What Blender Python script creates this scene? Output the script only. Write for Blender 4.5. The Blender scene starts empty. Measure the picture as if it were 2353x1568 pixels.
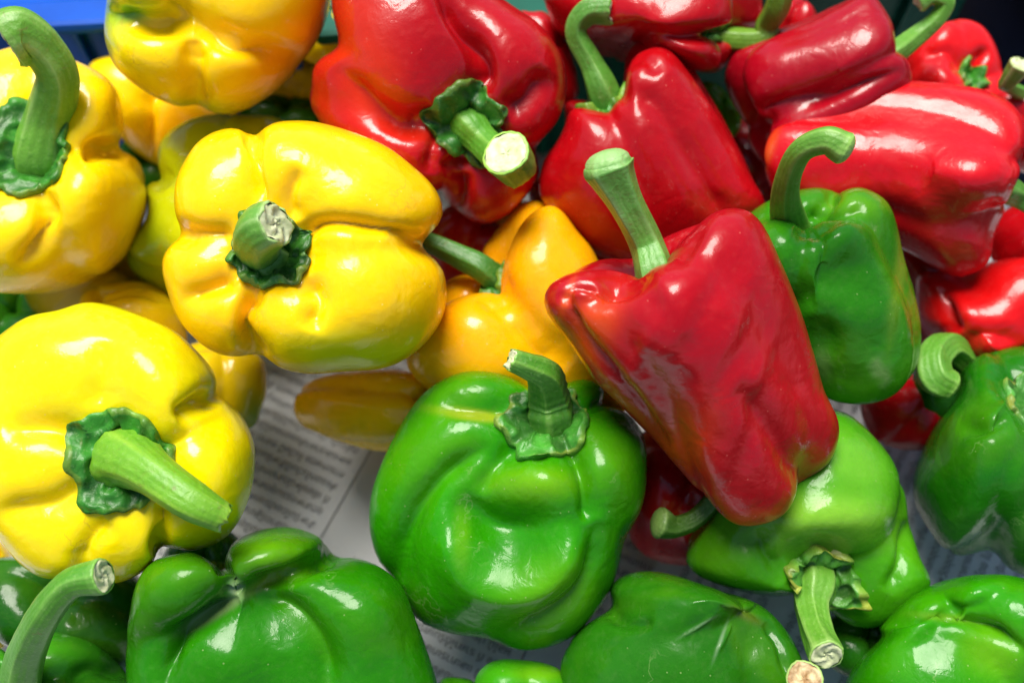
import bpy, math, random
import numpy as np
from mathutils import Vector
R = math.radians
SC = 0.01                       # all modelling is done in centimetres, stored in metres
scene = bpy.context.scene
COL = scene.collection

# ------------------------------------------------------------------ camera
CAM_H = 37.1
PITCH = 62.0
LENS = 35.0
WPX = 2352.0
PXT = 36.0 / LENS / WPX         # tangent per picture unit
cam_d = bpy.data.cameras.new('camera'); cam = bpy.data.objects.new('camera', cam_d); COL.objects.link(cam)
cam.location = (0, 0, CAM_H * SC); cam.rotation_euler = (R(90 - PITCH), 0, 0)
cam_d.lens = LENS; cam_d.sensor_width = 36; cam_d.clip_start = 0.01; cam_d.clip_end = 50
cam_d.dof.use_dof = True; cam_d.dof.focus_distance = 0.285; cam_d.dof.aperture_fstop = 7.0
scene.camera = cam
scene.render.resolution_x = 1024; scene.render.resolution_y = 682
scene.view_settings.view_transform = 'Standard'; scene.view_settings.look = 'None'
scene.view_settings.exposure = 0.40; scene.view_settings.gamma = 1.0
scene.render.engine = 'CYCLES'
# ------------------------------------------------------------------ sky and sun
SUN_EL, SUN_AZ = 70.0, 24.0     # azimuth measured from +Y (behind the heap) towards -X
w = bpy.data.worlds.new("World"); scene.world = w; w.use_nodes = True
nt = w.node_tree; nt.nodes.clear()
sky = nt.nodes.new('ShaderNodeTexSky'); sky.sky_type = 'NISHITA'; sky.sun_disc = False
sky.sun_elevation = R(SUN_EL); sky.sun_rotation = R(-SUN_AZ)
sky.air_density = 1.0; sky.dust_density = 1.5; sky.ozone_density = 1.0
bg = nt.nodes.new('ShaderNodeBackground'); bg.inputs['Strength'].default_value = 0.085
out = nt.nodes.new('ShaderNodeOutputWorld')
nt.links.new(sky.outputs[0], bg.inputs[0]); nt.links.new(bg.outputs[0], out.inputs[0])
sl = bpy.data.lights.new('sun', 'SUN'); sl.energy = 4.4; sl.angle = R(32); sl.color = (1.0, 0.95, 0.86)
sun = bpy.data.objects.new('sun', sl); COL.objects.link(sun)
sd = Vector((-math.sin(R(SUN_AZ)) * math.cos(R(SUN_EL)), math.cos(R(SUN_AZ)) * math.cos(R(SUN_EL)), math.sin(R(SUN_EL))))
sun.rotation_euler = sd.to_track_quat('Z', 'Y').to_euler(); sun.location = sd

# ------------------------------------------------------------------ view <-> world
cp, sp_ = math.cos(R(90 - PITCH)), math.sin(R(90 - PITCH))
M_VW = np.array([[1, 0, 0], [0, cp, -sp_], [0, sp_, cp]])
def v2w(p): return np.asarray(p) @ M_VW.T + np.array([0, 0, CAM_H])
def depth_at(px, py, h):
    t = (784 - py) * PXT
    return (CAM_H - h) / (cp - sp_ * t)
def unproj(px, py, d):
    return np.array([(px - 1176) * PXT * d, (784 - py) * PXT * d, -d])
def proj(p):
    d = -p[..., 2]
    return np.stack([1176 + p[..., 0] / d / PXT, 784 - p[..., 1] / d / PXT], -1)
def on_plane(px, py, h): return v2w(unproj(px, py, depth_at(px, py, h)))

# ------------------------------------------------------------------ materials
def new_mat(name):
    m = bpy.data.materials.new(name); m.use_nodes = True
    n = m.node_tree.nodes; l = m.node_tree.links
    return m, n, l, n['Principled BSDF']
def noise(n, l, co, scale, detail=3, rough=.55, dist=0.0):
    t = n.new('ShaderNodeTexNoise'); t.inputs['Scale'].default_value = scale
    t.inputs['Detail'].default_value = detail; t.inputs['Roughness'].default_value = rough
    t.inputs['Distortion'].default_value = dist
    l.new(co, t.inputs['Vector']); return t.outputs['Fac']
def ramp(n, l, f, a, b, ca=(0, 0, 0, 1), cb=(1, 1, 1, 1)):
    r = n.new('ShaderNodeValToRGB'); r.color_ramp.elements[0].position = a; r.color_ramp.elements[1].position = b
    r.color_ramp.elements[0].color = ca; r.color_ramp.elements[1].color = cb
    l.new(f, r.inputs[0]); return r.outputs[0]
def mixc(n, l, f, a, b, mode='MIX'):
    m = n.new('ShaderNodeMix'); m.data_type = 'RGBA'; m.blend_type = mode
    if isinstance(f, (int, float)): m.inputs[0].default_value = f
    else: l.new(f, m.inputs[0])
    for i, c in ((6, a), (7, b)):
        if isinstance(c, tuple): m.inputs[i].default_value = c
        else: l.new(c, m.inputs[i])
    return m.outputs[2]
def math_(n, l, op, a, b=0.0):
    m = n.new('ShaderNodeMath'); m.operation = op
    for i, c in ((0, a), (1, b)):
        if isinstance(c, (int, float)): m.inputs[i].default_value = c
        else: l.new(c, m.inputs[i])
    return m.outputs[0]
def bump(n, l, h, strength, dist, prev=None):
    b = n.new('ShaderNodeBump'); b.inputs['Strength'].default_value = strength; b.inputs['Distance'].default_value = dist
    l.new(h, b.inputs['Height'])
    if prev is not None: l.new(prev, b.inputs['Normal'])
    return b.outputs[0]

def skin_mat(name, dark, speck, rough=.27, coat=.5, bump1=.25, sss=.12, sssr=(1, .5, .1), scar=.2, dv=.4, spec=.22, scarc=None, fresh=None):
    m, n, l, p = new_mat(name)
    co = n.new('ShaderNodeTexCoord').outputs['Object']
    at = n.new('ShaderNodeAttribute'); at.attribute_name = 'Col'
    c = at.outputs['Color']
    n1 = noise(n, l, co, 45, 4, .6)
    c = mixc(n, l, math_(n, l, 'MULTIPLY', ramp(n, l, n1, .42, .72), dv), c, dark, 'MULTIPLY')
    n2 = noise(n, l, co, 420, 3, .6)
    c = mixc(n, l, math_(n, l, 'MULTIPLY', ramp(n, l, n2, .5, .8), .05), c, speck)
    if fresh:                   # patches where the flesh is paler under the skin
        c = mixc(n, l, math_(n, l, 'MULTIPLY', ramp(n, l, noise(n, l, co, 24, 3, .5, .5), .46, .72), .38), c, fresh)
    # rare pale dust specks
    v = n.new('ShaderNodeTexVoronoi'); v.inputs['Scale'].default_value = 330; l.new(co, v.inputs['Vector'])
    d = math_(n, l, 'LESS_THAN', v.outputs['Distance'], .085)
    gate = math_(n, l, 'GREATER_THAN', noise(n, l, co, 150, 2), .52)
    c = mixc(n, l, math_(n, l, 'MULTIPLY', math_(n, l, 'MULTIPLY', d, gate), .45), c, speck)
    # fine pale scars in a few places
    vs = n.new('ShaderNodeTexVoronoi'); vs.feature = 'DISTANCE_TO_EDGE'; vs.inputs['Scale'].default_value = 85
    wv = n.new('ShaderNodeVectorMath'); wv.operation = 'ADD'
    nz = n.new('ShaderNodeTexNoise'); nz.inputs['Scale'].default_value = 120; nz.inputs['Detail'].default_value = 4; l.new(co, nz.inputs['Vector'])
    sc = n.new('ShaderNodeVectorMath'); sc.operation = 'SCALE'; sc.inputs['Scale'].default_value = .02; l.new(nz.outputs['Color'], sc.inputs[0])
    l.new(co, wv.inputs[0]); l.new(sc.outputs[0], wv.inputs[1]); l.new(wv.outputs[0], vs.inputs['Vector'])
    sm = ramp(n, l, vs.outputs['Distance'], .0, .035, (1, 1, 1, 1), (0, 0, 0, 1))
    sg = ramp(n, l, noise(n, l, co, 38, 2), .60, .68)
    c = mixc(n, l, math_(n, l, 'MULTIPLY', math_(n, l, 'MULTIPLY', sm, sg), scar), c, scarc or speck)
    l.new(c, p.inputs['Base Color'])
    rr = n.new('ShaderNodeMapRange'); rr.inputs['To Min'].default_value = rough - .06; rr.inputs['To Max'].default_value = rough + .12
    l.new(noise(n, l, co, 90, 4, .6), rr.inputs[0]); l.new(rr.outputs[0], p.inputs['Roughness'])
    p.inputs['Subsurface Weight'].default_value = sss; p.inputs['Subsurface Radius'].default_value = sssr
    p.inputs['Subsurface Scale'].default_value = .004
    cr_ = n.new('ShaderNodeMapRange'); cr_.inputs['From Min'].default_value = .35; cr_.inputs['From Max'].default_value = .6
    cr_.inputs['To Min'].default_value = coat * .35; cr_.inputs['To Max'].default_value = coat * 1.2
    l.new(noise(n, l, co, 55, 5, .65, .6), cr_.inputs[0]); l.new(cr_.outputs[0], p.inputs['Coat Weight'])
    p.inputs['Coat Weight'].default_value = coat; p.inputs['Coat Roughness'].default_value = .035
    p.inputs['Specular IOR Level'].default_value = spec
    b = bump(n, l, noise(n, l, co, 75, 2.5, .5, .6), bump1 * 1.3, .0022)
    b = bump(n, l, noise(n, l, co, 260, 3, .55, .8), bump1 * .7, .0008, b)
    b = bump(n, l, noise(n, l, co, 1500, 3, .6), .10, .0002, b)
    l.new(b, p.inputs['Normal']); l.new(b, p.inputs['Coat Normal'])
    return m
SKIN = {
 'yellow': skin_mat('yellow_skin', (1, .84, .5, 1), (.9, .8, .25, 1), .22, .45, .24, .28, (1, .75, .1), .35, .25, .22, (.50, .27, .03, 1)),
 'orange': skin_mat('orange_skin', (1, .8, .4, 1), (.95, .6, .25, 1), .24, .42, .2, .25, (1, .6, .1), .1, .3),
 'red':    skin_mat('red_skin', (.8, .5, .4, 1), (.7, .16, .12, 1), .26, .4, .26, .1, (1, .15, .08), .12, .55, .28),
 'green':  skin_mat('green_skin', (.5, .62, .4, 1), (.32, .42, .16, 1), .24, .26, .32, .18, (.5, 1, .1), .30, .5, .16, None, (.13, .36, .004, 1)),
}
def stem_mat():
    m, n, l, p = new_mat('stem_skin')
    co = n.new('ShaderNodeTexCoord').outputs['Object']
    at = n.new('ShaderNodeAttribute'); at.attribute_name = 'Col'; c = at.outputs['Color']
    n1 = noise(n, l, co, 260, 4, .65, .5)
    c = mixc(n, l, math_(n, l, 'MULTIPLY', ramp(n, l, n1, .4, .7), .6), c, (.55, .75, .4, 1), 'MULTIPLY')
    n2 = noise(n, l, co, 900, 3, .7)
    c = mixc(n, l, math_(n, l, 'MULTIPLY', ramp(n, l, n2, .55, .8), .3), c, (.45, .6, .25, 1))
    n3 = noise(n, l, co, 130, 5, .7, 1.2)
    c = mixc(n, l, math_(n, l, 'MULTIPLY', ramp(n, l, n3, .62, .72), .55), c, (.16, .13, .03, 1))
    l.new(c, p.inputs['Base Color']); p.inputs['Roughness'].default_value = .42
    p.inputs['Subsurface Weight'].default_value = .1; p.inputs['Subsurface Scale'].default_value = .002
    p.inputs['Subsurface Radius'].default_value = (.5, 1, .2)
    b = bump(n, l, n1, .5, .0008); b = bump(n, l, n2, .35, .0003, b); l.new(b, p.inputs['Normal'])
    return m
STEM = stem_mat()
def cut_mat(name, c1, c2):
    m, n, l, p = new_mat(name)
    co = n.new('ShaderNodeTexCoord').outputs['Object']
    n1 = noise(n, l, co, 300, 5, .6, .4)
    at = n.new('ShaderNodeAttribute'); at.attribute_name = 'Col'
    c = mixc(n, l, ramp(n, l, n1, .38, .68), c1, c2)
    c = mixc(n, l, 1.0, c, at.outputs['Color'], 'MULTIPLY')
    l.new(c, p.inputs['Base Color']); p.inputs['Roughness'].default_value = .55
    l.new(bump(n, l, n1, .45, .0009), p.inputs['Normal'])
    return m
CUT = {'pale': cut_mat('pale_cut', (.52, .60, .30, 1), (.72, .73, .48, 1)),
       'brown': cut_mat('brown_cut', (.30, .17, .06, 1), (.68, .55, .30, 1))}

# ------------------------------------------------------------------ helpers
def mesh_obj(name, verts, faces, mat, parent=None, cols=None, smooth=True, origin=(0, 0, 0)):
    me = bpy.data.meshes.new(name)
    v = (np.asarray(verts) - np.asarray(origin)) * SC
    me.from_pydata([tuple(x) for x in v.tolist()], [], faces)
    if smooth: me.polygons.foreach_set('use_smooth', [True] * len(me.polygons))
    if cols is not None:
        a = me.color_attributes.new('Col', 'FLOAT_COLOR', 'POINT')
        c = np.ones((len(v), 4)); c[:, :3] = cols
        a.data.foreach_set('color', c.ravel())
    me.materials.append(mat); me.update()
    o = bpy.data.objects.new(name, me); COL.objects.link(o)
    if parent is not None: o.parent = parent
    else: o.location = tuple(np.asarray(origin) * SC)
    return o
def empty(name, loc):
    o = bpy.data.objects.new(name, None); COL.objects.link(o); o.location = tuple(np.asarray(loc) * SC)
    o.empty_display_size = .02; return o
def bspline(cps, u, k=3):
    """clamped uniform cubic b-spline; cps (..., n), u (m,) in 0..1 -> (..., m)"""
    n = cps.shape[-1]
    kn = np.concatenate([np.zeros(k), np.linspace(0, 1, n - k + 1), np.ones(k)])
    u = np.clip(u, 0, 1 - 1e-9)
    N = [((u >= kn[i]) & (u < kn[i + 1])).astype(float) for i in range(len(kn) - 1)]
    for d in range(1, k + 1):
        N2 = []
        for i in range(len(N) - 1):
            a = kn[i + d] - kn[i]; b = kn[i + d + 1] - kn[i + 1]
            t = 0
            if a > 0: t = t + (u - kn[i]) / a * N[i]
            if b > 0: t = t + (kn[i + d + 1] - u) / b * N[i + 1]
            N2.append(t if not np.isscalar(t) else np.zeros_like(u))
        N = N2
    B = np.stack(N[:n], 0)
    return cps @ B
def wob(P, seed, freq, n=6):
    rs = np.random.RandomState(seed); o = 0
    for i in range(n):
        k = rs.normal(size=3); k = k / np.linalg.norm(k) * freq * rs.uniform(.6, 1.5)
        o = o + np.sin(P @ k + rs.uniform(0, 6.28)) / n ** .5
    return o
def gauss_circ(a, s):
    n = len(a); x = np.arange(n); x = np.minimum(x, n - x); k = np.exp(-x ** 2 / (2 * s * s)); k /= k.sum()
    return np.real(np.fft.ifft(np.fft.fft(a) * np.fft.fft(k)))
def catmull_closed(pts, m=8):
    P = np.array(pts, float); n = len(P); o = []
    for i in range(n):
        a, b, c, d = P[i - 1], P[i], P[(i + 1) % n], P[(i + 2) % n]
        for t in np.linspace(0, 1, m, endpoint=False):
            o.append(.5 * ((2 * b) + (c - a) * t + (2 * a - 5 * b + 4 * c - d) * t * t + (3 * b - a - 3 * c + d) * t ** 3))
    return np.array(o)
def catmull(P, m):
    P = np.asarray(P, float); Q = np.vstack([2 * P[0] - P[1], P, 2 * P[-1] - P[-2]]); o = []
    for i in range(1, len(Q) - 2):
        a, b, c, d = Q[i - 1], Q[i], Q[i + 1], Q[i + 2]
        for t in np.linspace(0, 1, m, endpoint=False):
            o.append(.5 * ((2 * b) + (c - a) * t + (2 * a - 5 * b + 4 * c - d) * t * t + (3 * b - a - 3 * c + d) * t ** 3))
    o.append(P[-1]); return np.array(o)
def seg_dist(P, pts):
    """distance from each 2-D point to a polyline, and the fraction along it"""
    best = np.full(len(P), 1e9); fr = np.zeros(len(P)); pts = np.array(pts, float); n = len(pts) - 1
    for i in range(n):
        a, b = pts[i], pts[i + 1]; ab = b - a
        t = np.clip(((P - a) @ ab) / (ab @ ab), 0, 1)
        d = np.linalg.norm(P - a - t[:, None] * ab, axis=1)
        m = d < best; best[m] = d[m]; fr[m] = (i + t[m]) / n
    return best, fr
def grid_faces(nr, nt, off=0):
    f = []
    for i in range(nr - 1):
        for j in range(nt):
            k = (j + 1) % nt
            f.append((off + i * nt + j, off + i * nt + k, off + (i + 1) * nt + k, off + (i + 1) * nt + j))
    return f

BASE = {'yellow': (.95, .66, .001), 'orange': (.97, .50, .001), 'red': (.44, .002, .006), 'green': (.024, .20, .001), 'lime': (.42, .50, .005)}
ALL = []
def pepper(kind, label, h, axis, out, Rp, Hp, lobes, mode='img', at=None, cav=None, bot=None,
           taper=.82, cavd=.10, drop=.20, rise=.14, groove=1.0, bev=1.0, flat=(1, 1), sharp=22, sq=2.25, fill=.66,
           calyx=None, stem=None, dents=(), creases=(), blobs=(), col=None, seed=0, wobble=.018, res=(144, 96),
           skin=None, cext=(0.0, 0.0), group=None, zs=1.0):
    rs = np.random.RandomState(seed + 7)
    poly = catmull_closed(out)
    cen = poly.mean(0) if at is None else np.array(at, float)
    # area centroid
    if at is None:
        x, y = poly[:, 0], poly[:, 1]; x2, y2 = np.roll(x, -1), np.roll(y, -1); cr = x * y2 - x2 * y
        cen = np.array([((x + x2) * cr).sum(), ((y + y2) * cr).sum()]) / (3 * cr.sum())
    D = depth_at(cen[0], cen[1], h); S = PXT * D
    z = np.array(axis, float); z /= np.linalg.norm(z)
    Rr, H = Rp * S, Hp * S
    viewdir = unproj(cen[0], cen[1], D); vd = -viewdir / np.linalg.norm(viewdir)
    ref = np.array([1., 0, 0]) if (mode == 'img' and abs(z[2]) > .75) else vd
    x = ref - (ref @ z) * z; x /= np.linalg.norm(x); y = np.cross(z, x)
    Mloc = np.stack([x, y, z], 1)
    # lobe angles
    ths, ws = [], []
    for a in lobes:
        a, wt = a if isinstance(a, tuple) else (a, 1.0)
        if mode == 'img':
            d = np.array([math.cos(R(a)), math.sin(R(a)), 0]); th = math.atan2(d @ y, d @ x)
        else: th = R(a)
        ths.append(th); ws.append(wt)
    nl = len(ths); cc = .44 if nl <= 4 else .50; aa = 1 - cc
    def cross(th):
        r = 0
        for t0, wt in zip(ths, ws):
            de = th - t0; cs = np.cos(de)
            q = aa * aa * 1.15 - (cc * np.sin(de)) ** 2
            ri = wt * (cc * cs + np.sqrt(np.maximum(q, .0004)))
            r = r + np.maximum(ri, .05) ** sharp
        return r ** (1 / sharp)
    tt = np.linspace(0, 2 * np.pi, 720); rc_ = cross(tt); rmin, rmax = rc_.min(), rc_.max()
    # body = soft union of plump lobes (super-ellipsoids leaning on the axis) and a core that fills the mid grooves
    ee = sq; k_cc = .64 * groove if nl <= 4 else .68 * groove
    hh = H / 2
    def surf(th, s):
        """th (n,), s (m,) -> (n,m,3)"""
        ph = np.pi * s; sp1, cp1 = np.sin(ph)[None], np.cos(ph)[None]
        ct, st = np.cos(th)[:, None], np.sin(th)[:, None]
        acc = 0
        def cast(cx, cy, cz, a, b, t0, h1, h2, e):
            lo = np.zeros((len(th), len(ph))); hi = lo + 2.6
            dx, dy, dz_ = ct * sp1 * Rr, st * sp1 * Rr, cp1 * hh + 0 * ct
            for _ in range(22):
                m = (lo + hi) / 2
                x_, y_, z_ = m * dx - cx, m * dy - cy, m * dz_ - cz
                u, v = x_ * math.cos(t0) + y_ * math.sin(t0), -x_ * math.sin(t0) + y_ * math.cos(t0)
                hz = np.where(z_ > 0, h1, h2)
                f = (np.sqrt((u / a) ** 2 + (v / b) ** 2)) ** e + (np.abs(z_) / hz) ** e
                ins = f < 1; lo = np.where(ins, m, lo); hi = np.where(ins, hi, m)
            return (lo + hi) / 2
        for i_, (t0, wt) in enumerate(zip(ths, ws)):
            c_ = k_cc * Rr * .8; a_ = (wt - k_cc * .8) * Rr
            a_ = max(a_, c_ * 1.1)
            # neighbours decide how wide the lobe is
            gaps = sorted([abs((t0 - t2 + np.pi) % (2 * np.pi) - np.pi) for j_, t2 in enumerate(ths) if j_ != i_])[:2]
            wd_ = np.clip(np.mean(gaps) / (np.pi / 2), .7, 1.35)
            rr1 = np.random.RandomState(seed * 17 + i_)
            hv = 1 + .05 * rr1.uniform(-1, 1); hv2 = 1 + .05 * rr1.uniform(-1, 1)
            r_ = cast(c_ * math.cos(t0), c_ * math.sin(t0), 0, a_, a_ * (.80 + .35 * wd_), t0, hh * hv, hh * hv2, ee)
            acc = acc + r_ ** sharp
        core = cast(0, 0, -.12 * hh, fill * Rr, fill * Rr, 0, hh * .62, hh * .80, 2.2)
        acc = acc + core ** sharp
        r_ = acc ** (1 / sharp)
        # stem cavity and blossom dimple
        r_ = r_ * (1 - cavd * np.exp(-(ph[None] / .42) ** 2) - .55 * rise * np.exp(-((np.pi - ph[None]) / .38) ** 2))
        P = np.stack([r_ * ct * sp1 * Rr, r_ * st * sp1 * Rr, r_ * cp1 * hh], -1)
        zn = np.clip(P[..., 2] / hh, -1, 1)
        tp = 1 + (taper - 1) * np.clip((.35 - zn) / 1.35, 0, 1) ** 1.2
        P[..., 0] *= tp * flat[0]; P[..., 1] *= tp * flat[1]
        n = wob(P / Rr, seed * 13 + 5, 2.0); n2 = wob(P / Rr, seed * 13 + 6, 4.5)
        hub = np.clip(np.hypot(P[..., 0], P[..., 1]) / (Rr * .3), 0, 1)
        P = P * (1 + (wobble * n + wobble * .4 * n2) * hub)[..., None]
        P[..., 0] += cext[0] * Rr * zn ** 2; P[..., 1] += cext[1] * Rr * zn ** 2
        return P
    tgt = viewdir.copy()
    _t = np.linspace(0, 6.28, 60); _g = surf(_t, np.linspace(0, 1, 81)); cavl = np.array([0, 0, _g[:, 0, 2].mean()]); botl = np.array([0, 0, _g[:, -1, 2].mean()])
    if calyx is not None:
        _rho = np.hypot(_g[:, :30, 0], _g[:, :30, 1]); cavl[2] = np.mean([np.interp(calyx.get('r', 70) * S * .9, np.maximum.accumulate(_rho[i]) + np.arange(30) * 1e-6, _g[i, :30, 2]) for i in range(60)])
    if cav is not None:
        off = Mloc @ cavl; dd = D - off[2]; q = unproj(cav[0], cav[1], dd); tgt = q - off
    elif bot is not None:
        off = Mloc @ botl; dd = D - off[2]; q = unproj(bot[0], bot[1], dd); tgt = q - off
    NT, NS = res
    th = np.linspace(0, 2 * np.pi, NT, endpoint=False); s = np.linspace(0, 1, NS); s = s - .35 * np.sin(2 * np.pi * s) / (2 * np.pi)
    V = surf(th, s) @ Mloc.T + tgt
    # fit the outline: radial factor about the centre, applied within the plane facing the viewer
    NB = 120; pc = cen if abs(z[2]) < .7 or (cav is None and bot is None) else np.array(cav if cav is not None else bot, float)
    ang = (np.arange(NB) + .5) / NB * 2 * np.pi
    T = np.zeros(NB); P0 = poly - pc; P1 = np.roll(poly, -1, 0) - pc
    for i, a in enumerate(ang):
        d = np.array([math.cos(a), math.sin(a)]); nrm = np.array([-d[1], d[0]])
        s0, s1 = P0 @ nrm, P1 @ nrm; m = (s0 * s1 <= 0) & (s0 != s1)
        q = P0[m] + (P1[m] - P0[m]) * (s0[m] / (s0[m] - s1[m]))[:, None]; r_ = q @ d
        T[i] = r_.max() if len(r_) and r_.max() > 0 else 10
    fields = []
    if True:                    # true size first, then only small corrections remain
        q = proj(V.reshape(-1, 3)) - pc; r_ = np.linalg.norm(q, axis=1); a = np.arctan2(q[:, 1], q[:, 0]) % (2 * np.pi)
        bi = np.minimum((a / (2 * np.pi) * NB).astype(int), NB - 1); M0 = np.zeros(NB); np.maximum.at(M0, bi, r_)
        k = np.clip(np.median(T / np.maximum(M0, 5)), .6, 1.6); V = (V - tgt) * k + tgt; SZ = k
        if cav is not None or bot is not None:
            o_ = Mloc @ (cavl if cav is not None else botl); tgt2 = tgt + o_ * (1 - k); V = V + (tgt2 - tgt); tgt = tgt2
    def warp_with(f1, f2, mm, P):
        q = proj(P) - pc; r_ = np.linalg.norm(q, axis=-1); a = np.arctan2(q[..., 1], q[..., 0]) % (2 * np.pi)
        g = a / (2 * np.pi) * NB - .5; i0 = np.floor(g).astype(int); fr = g - i0; i1 = (i0 + 1) % NB; i0 = i0 % NB
        F1 = f1[i0] * (1 - fr) + f1[i1] * fr; F2 = f2[i0] * (1 - fr) + f2[i1] * fr; Mx = mm[i0] * (1 - fr) + mm[i1] * fr
        u = np.clip(r_ / Mx, 0, 1); w_ = u ** 3; F = F1 * (1 - w_) + F2 * w_
        u0 = np.clip(u / .25, 0, 1); F = F * u0 + (1 - u0) * f1.mean()
        d = -P[..., 2]; q2 = q * F[..., None] + pc
        return np.stack([(q2[..., 0] - 1176) * PXT * d, (784 - q2[..., 1]) * PXT * d, -d], -1)
    for it in range(3):
        q = proj(V.reshape(-1, 3)) - pc; r_ = np.linalg.norm(q, axis=1); a = np.arctan2(q[:, 1], q[:, 0]) % (2 * np.pi)
        bi = np.minimum((a / (2 * np.pi) * NB).astype(int), NB - 1)
        Mx = np.zeros(NB); np.maximum.at(Mx, bi, r_)
        Mx = np.maximum(Mx, .5 * (np.roll(Mx, 1) + np.roll(Mx, -1))); Mx = np.maximum(Mx, 5)
        f = np.clip(T / Mx, .55, 1.7)
        f1, f2 = gauss_circ(f, 5), gauss_circ(f, 1.0)
        if it: f1 = f1 * .5 + f2 * .5
        fields.append((f1, f2, Mx)); V = warp_with(f1, f2, Mx, V)
    def fwd(P):
        for fl in fields: P = warp_with(*fl, P)
        return P
    # normals and local relief
    def grid_normals(V):
        a = np.roll(V, -1, 0) - np.roll(V, 1, 0); b = np.gradient(V, axis=1)
        n = np.cross(b, a); ln = np.linalg.norm(n, axis=-1, keepdims=True); n = n / np.maximum(ln, 1e-9)
        n[:, 0] = n[:, 1].mean(0) / max(np.linalg.norm(n[:, 1].mean(0)), 1e-9); n[:, -1] = n[:, -2].mean(0) / max(np.linalg.norm(n[:, -2].mean(0)), 1e-9)
        c = V.reshape(-1, 3).mean(0)
        if ((V - c) * n).sum() < 0: n = -n
        return n
    def relief(V, Nn):
        q = proj(V).reshape(-1, 2); face = np.clip((Nn @ vd).reshape(-1) * 3, 0, 1); d = np.zeros(len(q))
        for (dx, dy, rx, ry, ang_, dep) in dents:
            u = q - np.array([dx, dy]); ca, sa = math.cos(R(ang_)), math.sin(R(ang_))
            a_ = (u[:, 0] * ca - u[:, 1] * sa) / rx; b_ = (u[:, 0] * sa + u[:, 1] * ca) / ry
            d -= dep * np.exp(-(a_ * a_ + b_ * b_))
        for (pts, wd, dep) in creases:
            ds, fr = seg_dist(q, catmull(pts, 6)); fade = np.clip(np.minimum(fr, 1 - fr) * 5, 0, 1) ** .7
            d -= 1.35 * dep * fade * np.exp(-(ds / wd) ** 1.5)
        return (d * face).reshape(V.shape[:2])
    N0 = grid_normals(V)
    if dents or creases:
        V = V + N0 * relief(V, N0)[..., None]; N0 = grid_normals(V)
    # colours
    base = np.array(col if col is not None else BASE[kind], float)
    q = proj(V).reshape(-1, 2); C = np.tile(base, (len(q), 1))
    face = np.clip((N0 @ vd).reshape(-1) * 4 + 1, 0, 1)
    for (bx, by, rx, ry, ang_, bc, st) in blobs:
        u = q - np.array([bx, by]); ca, sa = math.cos(R(ang_)), math.sin(R(ang_))
        a_ = (u[:, 0] * ca - u[:, 1] * sa) / rx; b_ = (u[:, 0] * sa + u[:, 1] * ca) / ry
        e = a_ * a_ + b_ * b_ + .25 * wob(V.reshape(-1, 3), seed + 3, 1.5)
        wgt = (st * np.exp(-np.maximum(e, 0) ** 1.3) * face)[:, None]; C = C * (1 - wgt) + np.array(bc) * wgt
    C = C * (1 + .06 * wob(V.reshape(-1, 3), seed + 9, .9))[:, None]
    # ---- build objects
    W = v2w(V)
    org = W.reshape(-1, 3).mean(0); org = np.array([org[0], org[1], W[..., 2].min()])
    names = {'yellow': 'yellow_bell_pepper', 'orange': 'orange_bell_pepper', 'red': 'red_bell_pepper', 'green': 'green_bell_pepper', 'lime': 'yellow_bell_pepper'}
    root = empty(names[kind], org); root['label'] = label; root['category'] = 'bell pepper'
    root['group'] = group or {'yellow': 'yellow bell peppers', 'lime': 'yellow bell peppers', 'orange': 'orange bell peppers', 'red': 'red bell peppers', 'green': 'green bell peppers'}[kind]
    inner = W[:, 1:-1].transpose(1, 0, 2).reshape(-1, 3)
    verts = np.vstack([inner, W[:, 0].mean(0)[None], W[:, -1].mean(0)[None]])
    Cg = C.reshape(NT, NS, 3); cols = np.vstack([Cg[:, 1:-1].transpose(1, 0, 2).reshape(-1, 3), Cg[0, 0][None], Cg[0, -1][None]])
    nr = NS - 2; faces = grid_faces(nr, NT); a, b = nr * NT, nr * NT + 1
    for j in range(NT):
        k = (j + 1) % NT; faces.append((a, k, j)); faces.append((b, (nr - 1) * NT + j, (nr - 1) * NT + k))
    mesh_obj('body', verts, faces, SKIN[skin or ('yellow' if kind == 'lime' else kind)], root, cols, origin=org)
    # ---- calyx
    if calyx is not None:
        cr = calyx.get('r', 70) * S; ncal = 120; nsc = 30
        thc = np.linspace(0, 2 * np.pi, ncal, endpoint=False)
        pts_n = calyx.get('n', 6); ph = rs.uniform(0, 6.28)
        edge = 1 + calyx.get('pt', .14) * .5 * (np.abs(np.cos((thc * pts_n + ph) / 2)) * 2 - 1.1) + .05 * np.sin(thc * 9 + ph * 3 + 1.5 * np.sin(thc * 2)) + .02 * np.sin(thc * 17 + ph + 2 * np.sin(thc * 3))
        tt_ = np.linspace(0.02, 1, nsc)
        P = np.zeros((ncal, nsc, 3)); cr = cr / SZ
        sfine = np.linspace(0, .5, 160); G = surf(thc, sfine)
        for j in range(ncal):
            rh = np.maximum.accumulate(np.hypot(G[j, :, 0], G[j, :, 1]) + sfine * 1e-6)
            ss = np.interp(tt_ * cr * edge[j], rh, sfine)
            for k in range(3): P[j, :, k] = np.interp(ss, sfine, G[j, :, k])
        Pv = fwd(P @ Mloc.T * SZ + tgt); Nn = grid_normals(Pv)
        if (Nn[:, 3].mean(0)) @ (Mloc[:, 2]) < 0: Nn = -Nn
        if dents or creases: Pv = Pv + Nn * relief(Pv, Nn)[..., None]
        k1 = wob(Pv, seed + 21, 7.0, 12); k2 = wob(Pv, seed + 22, 12.0, 10)
        prof = np.sin(np.clip(tt_, 0, 1) * np.pi * .5) ** .5
        blis = np.clip((tt_ - .35) * 3, 0, 1)[None, :]
        rim = np.exp(-((tt_ - .93) / .05) ** 2)[None, :]
        th_ = calyx.get('th', .10); lift = calyx.get('lift', .0)
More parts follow.
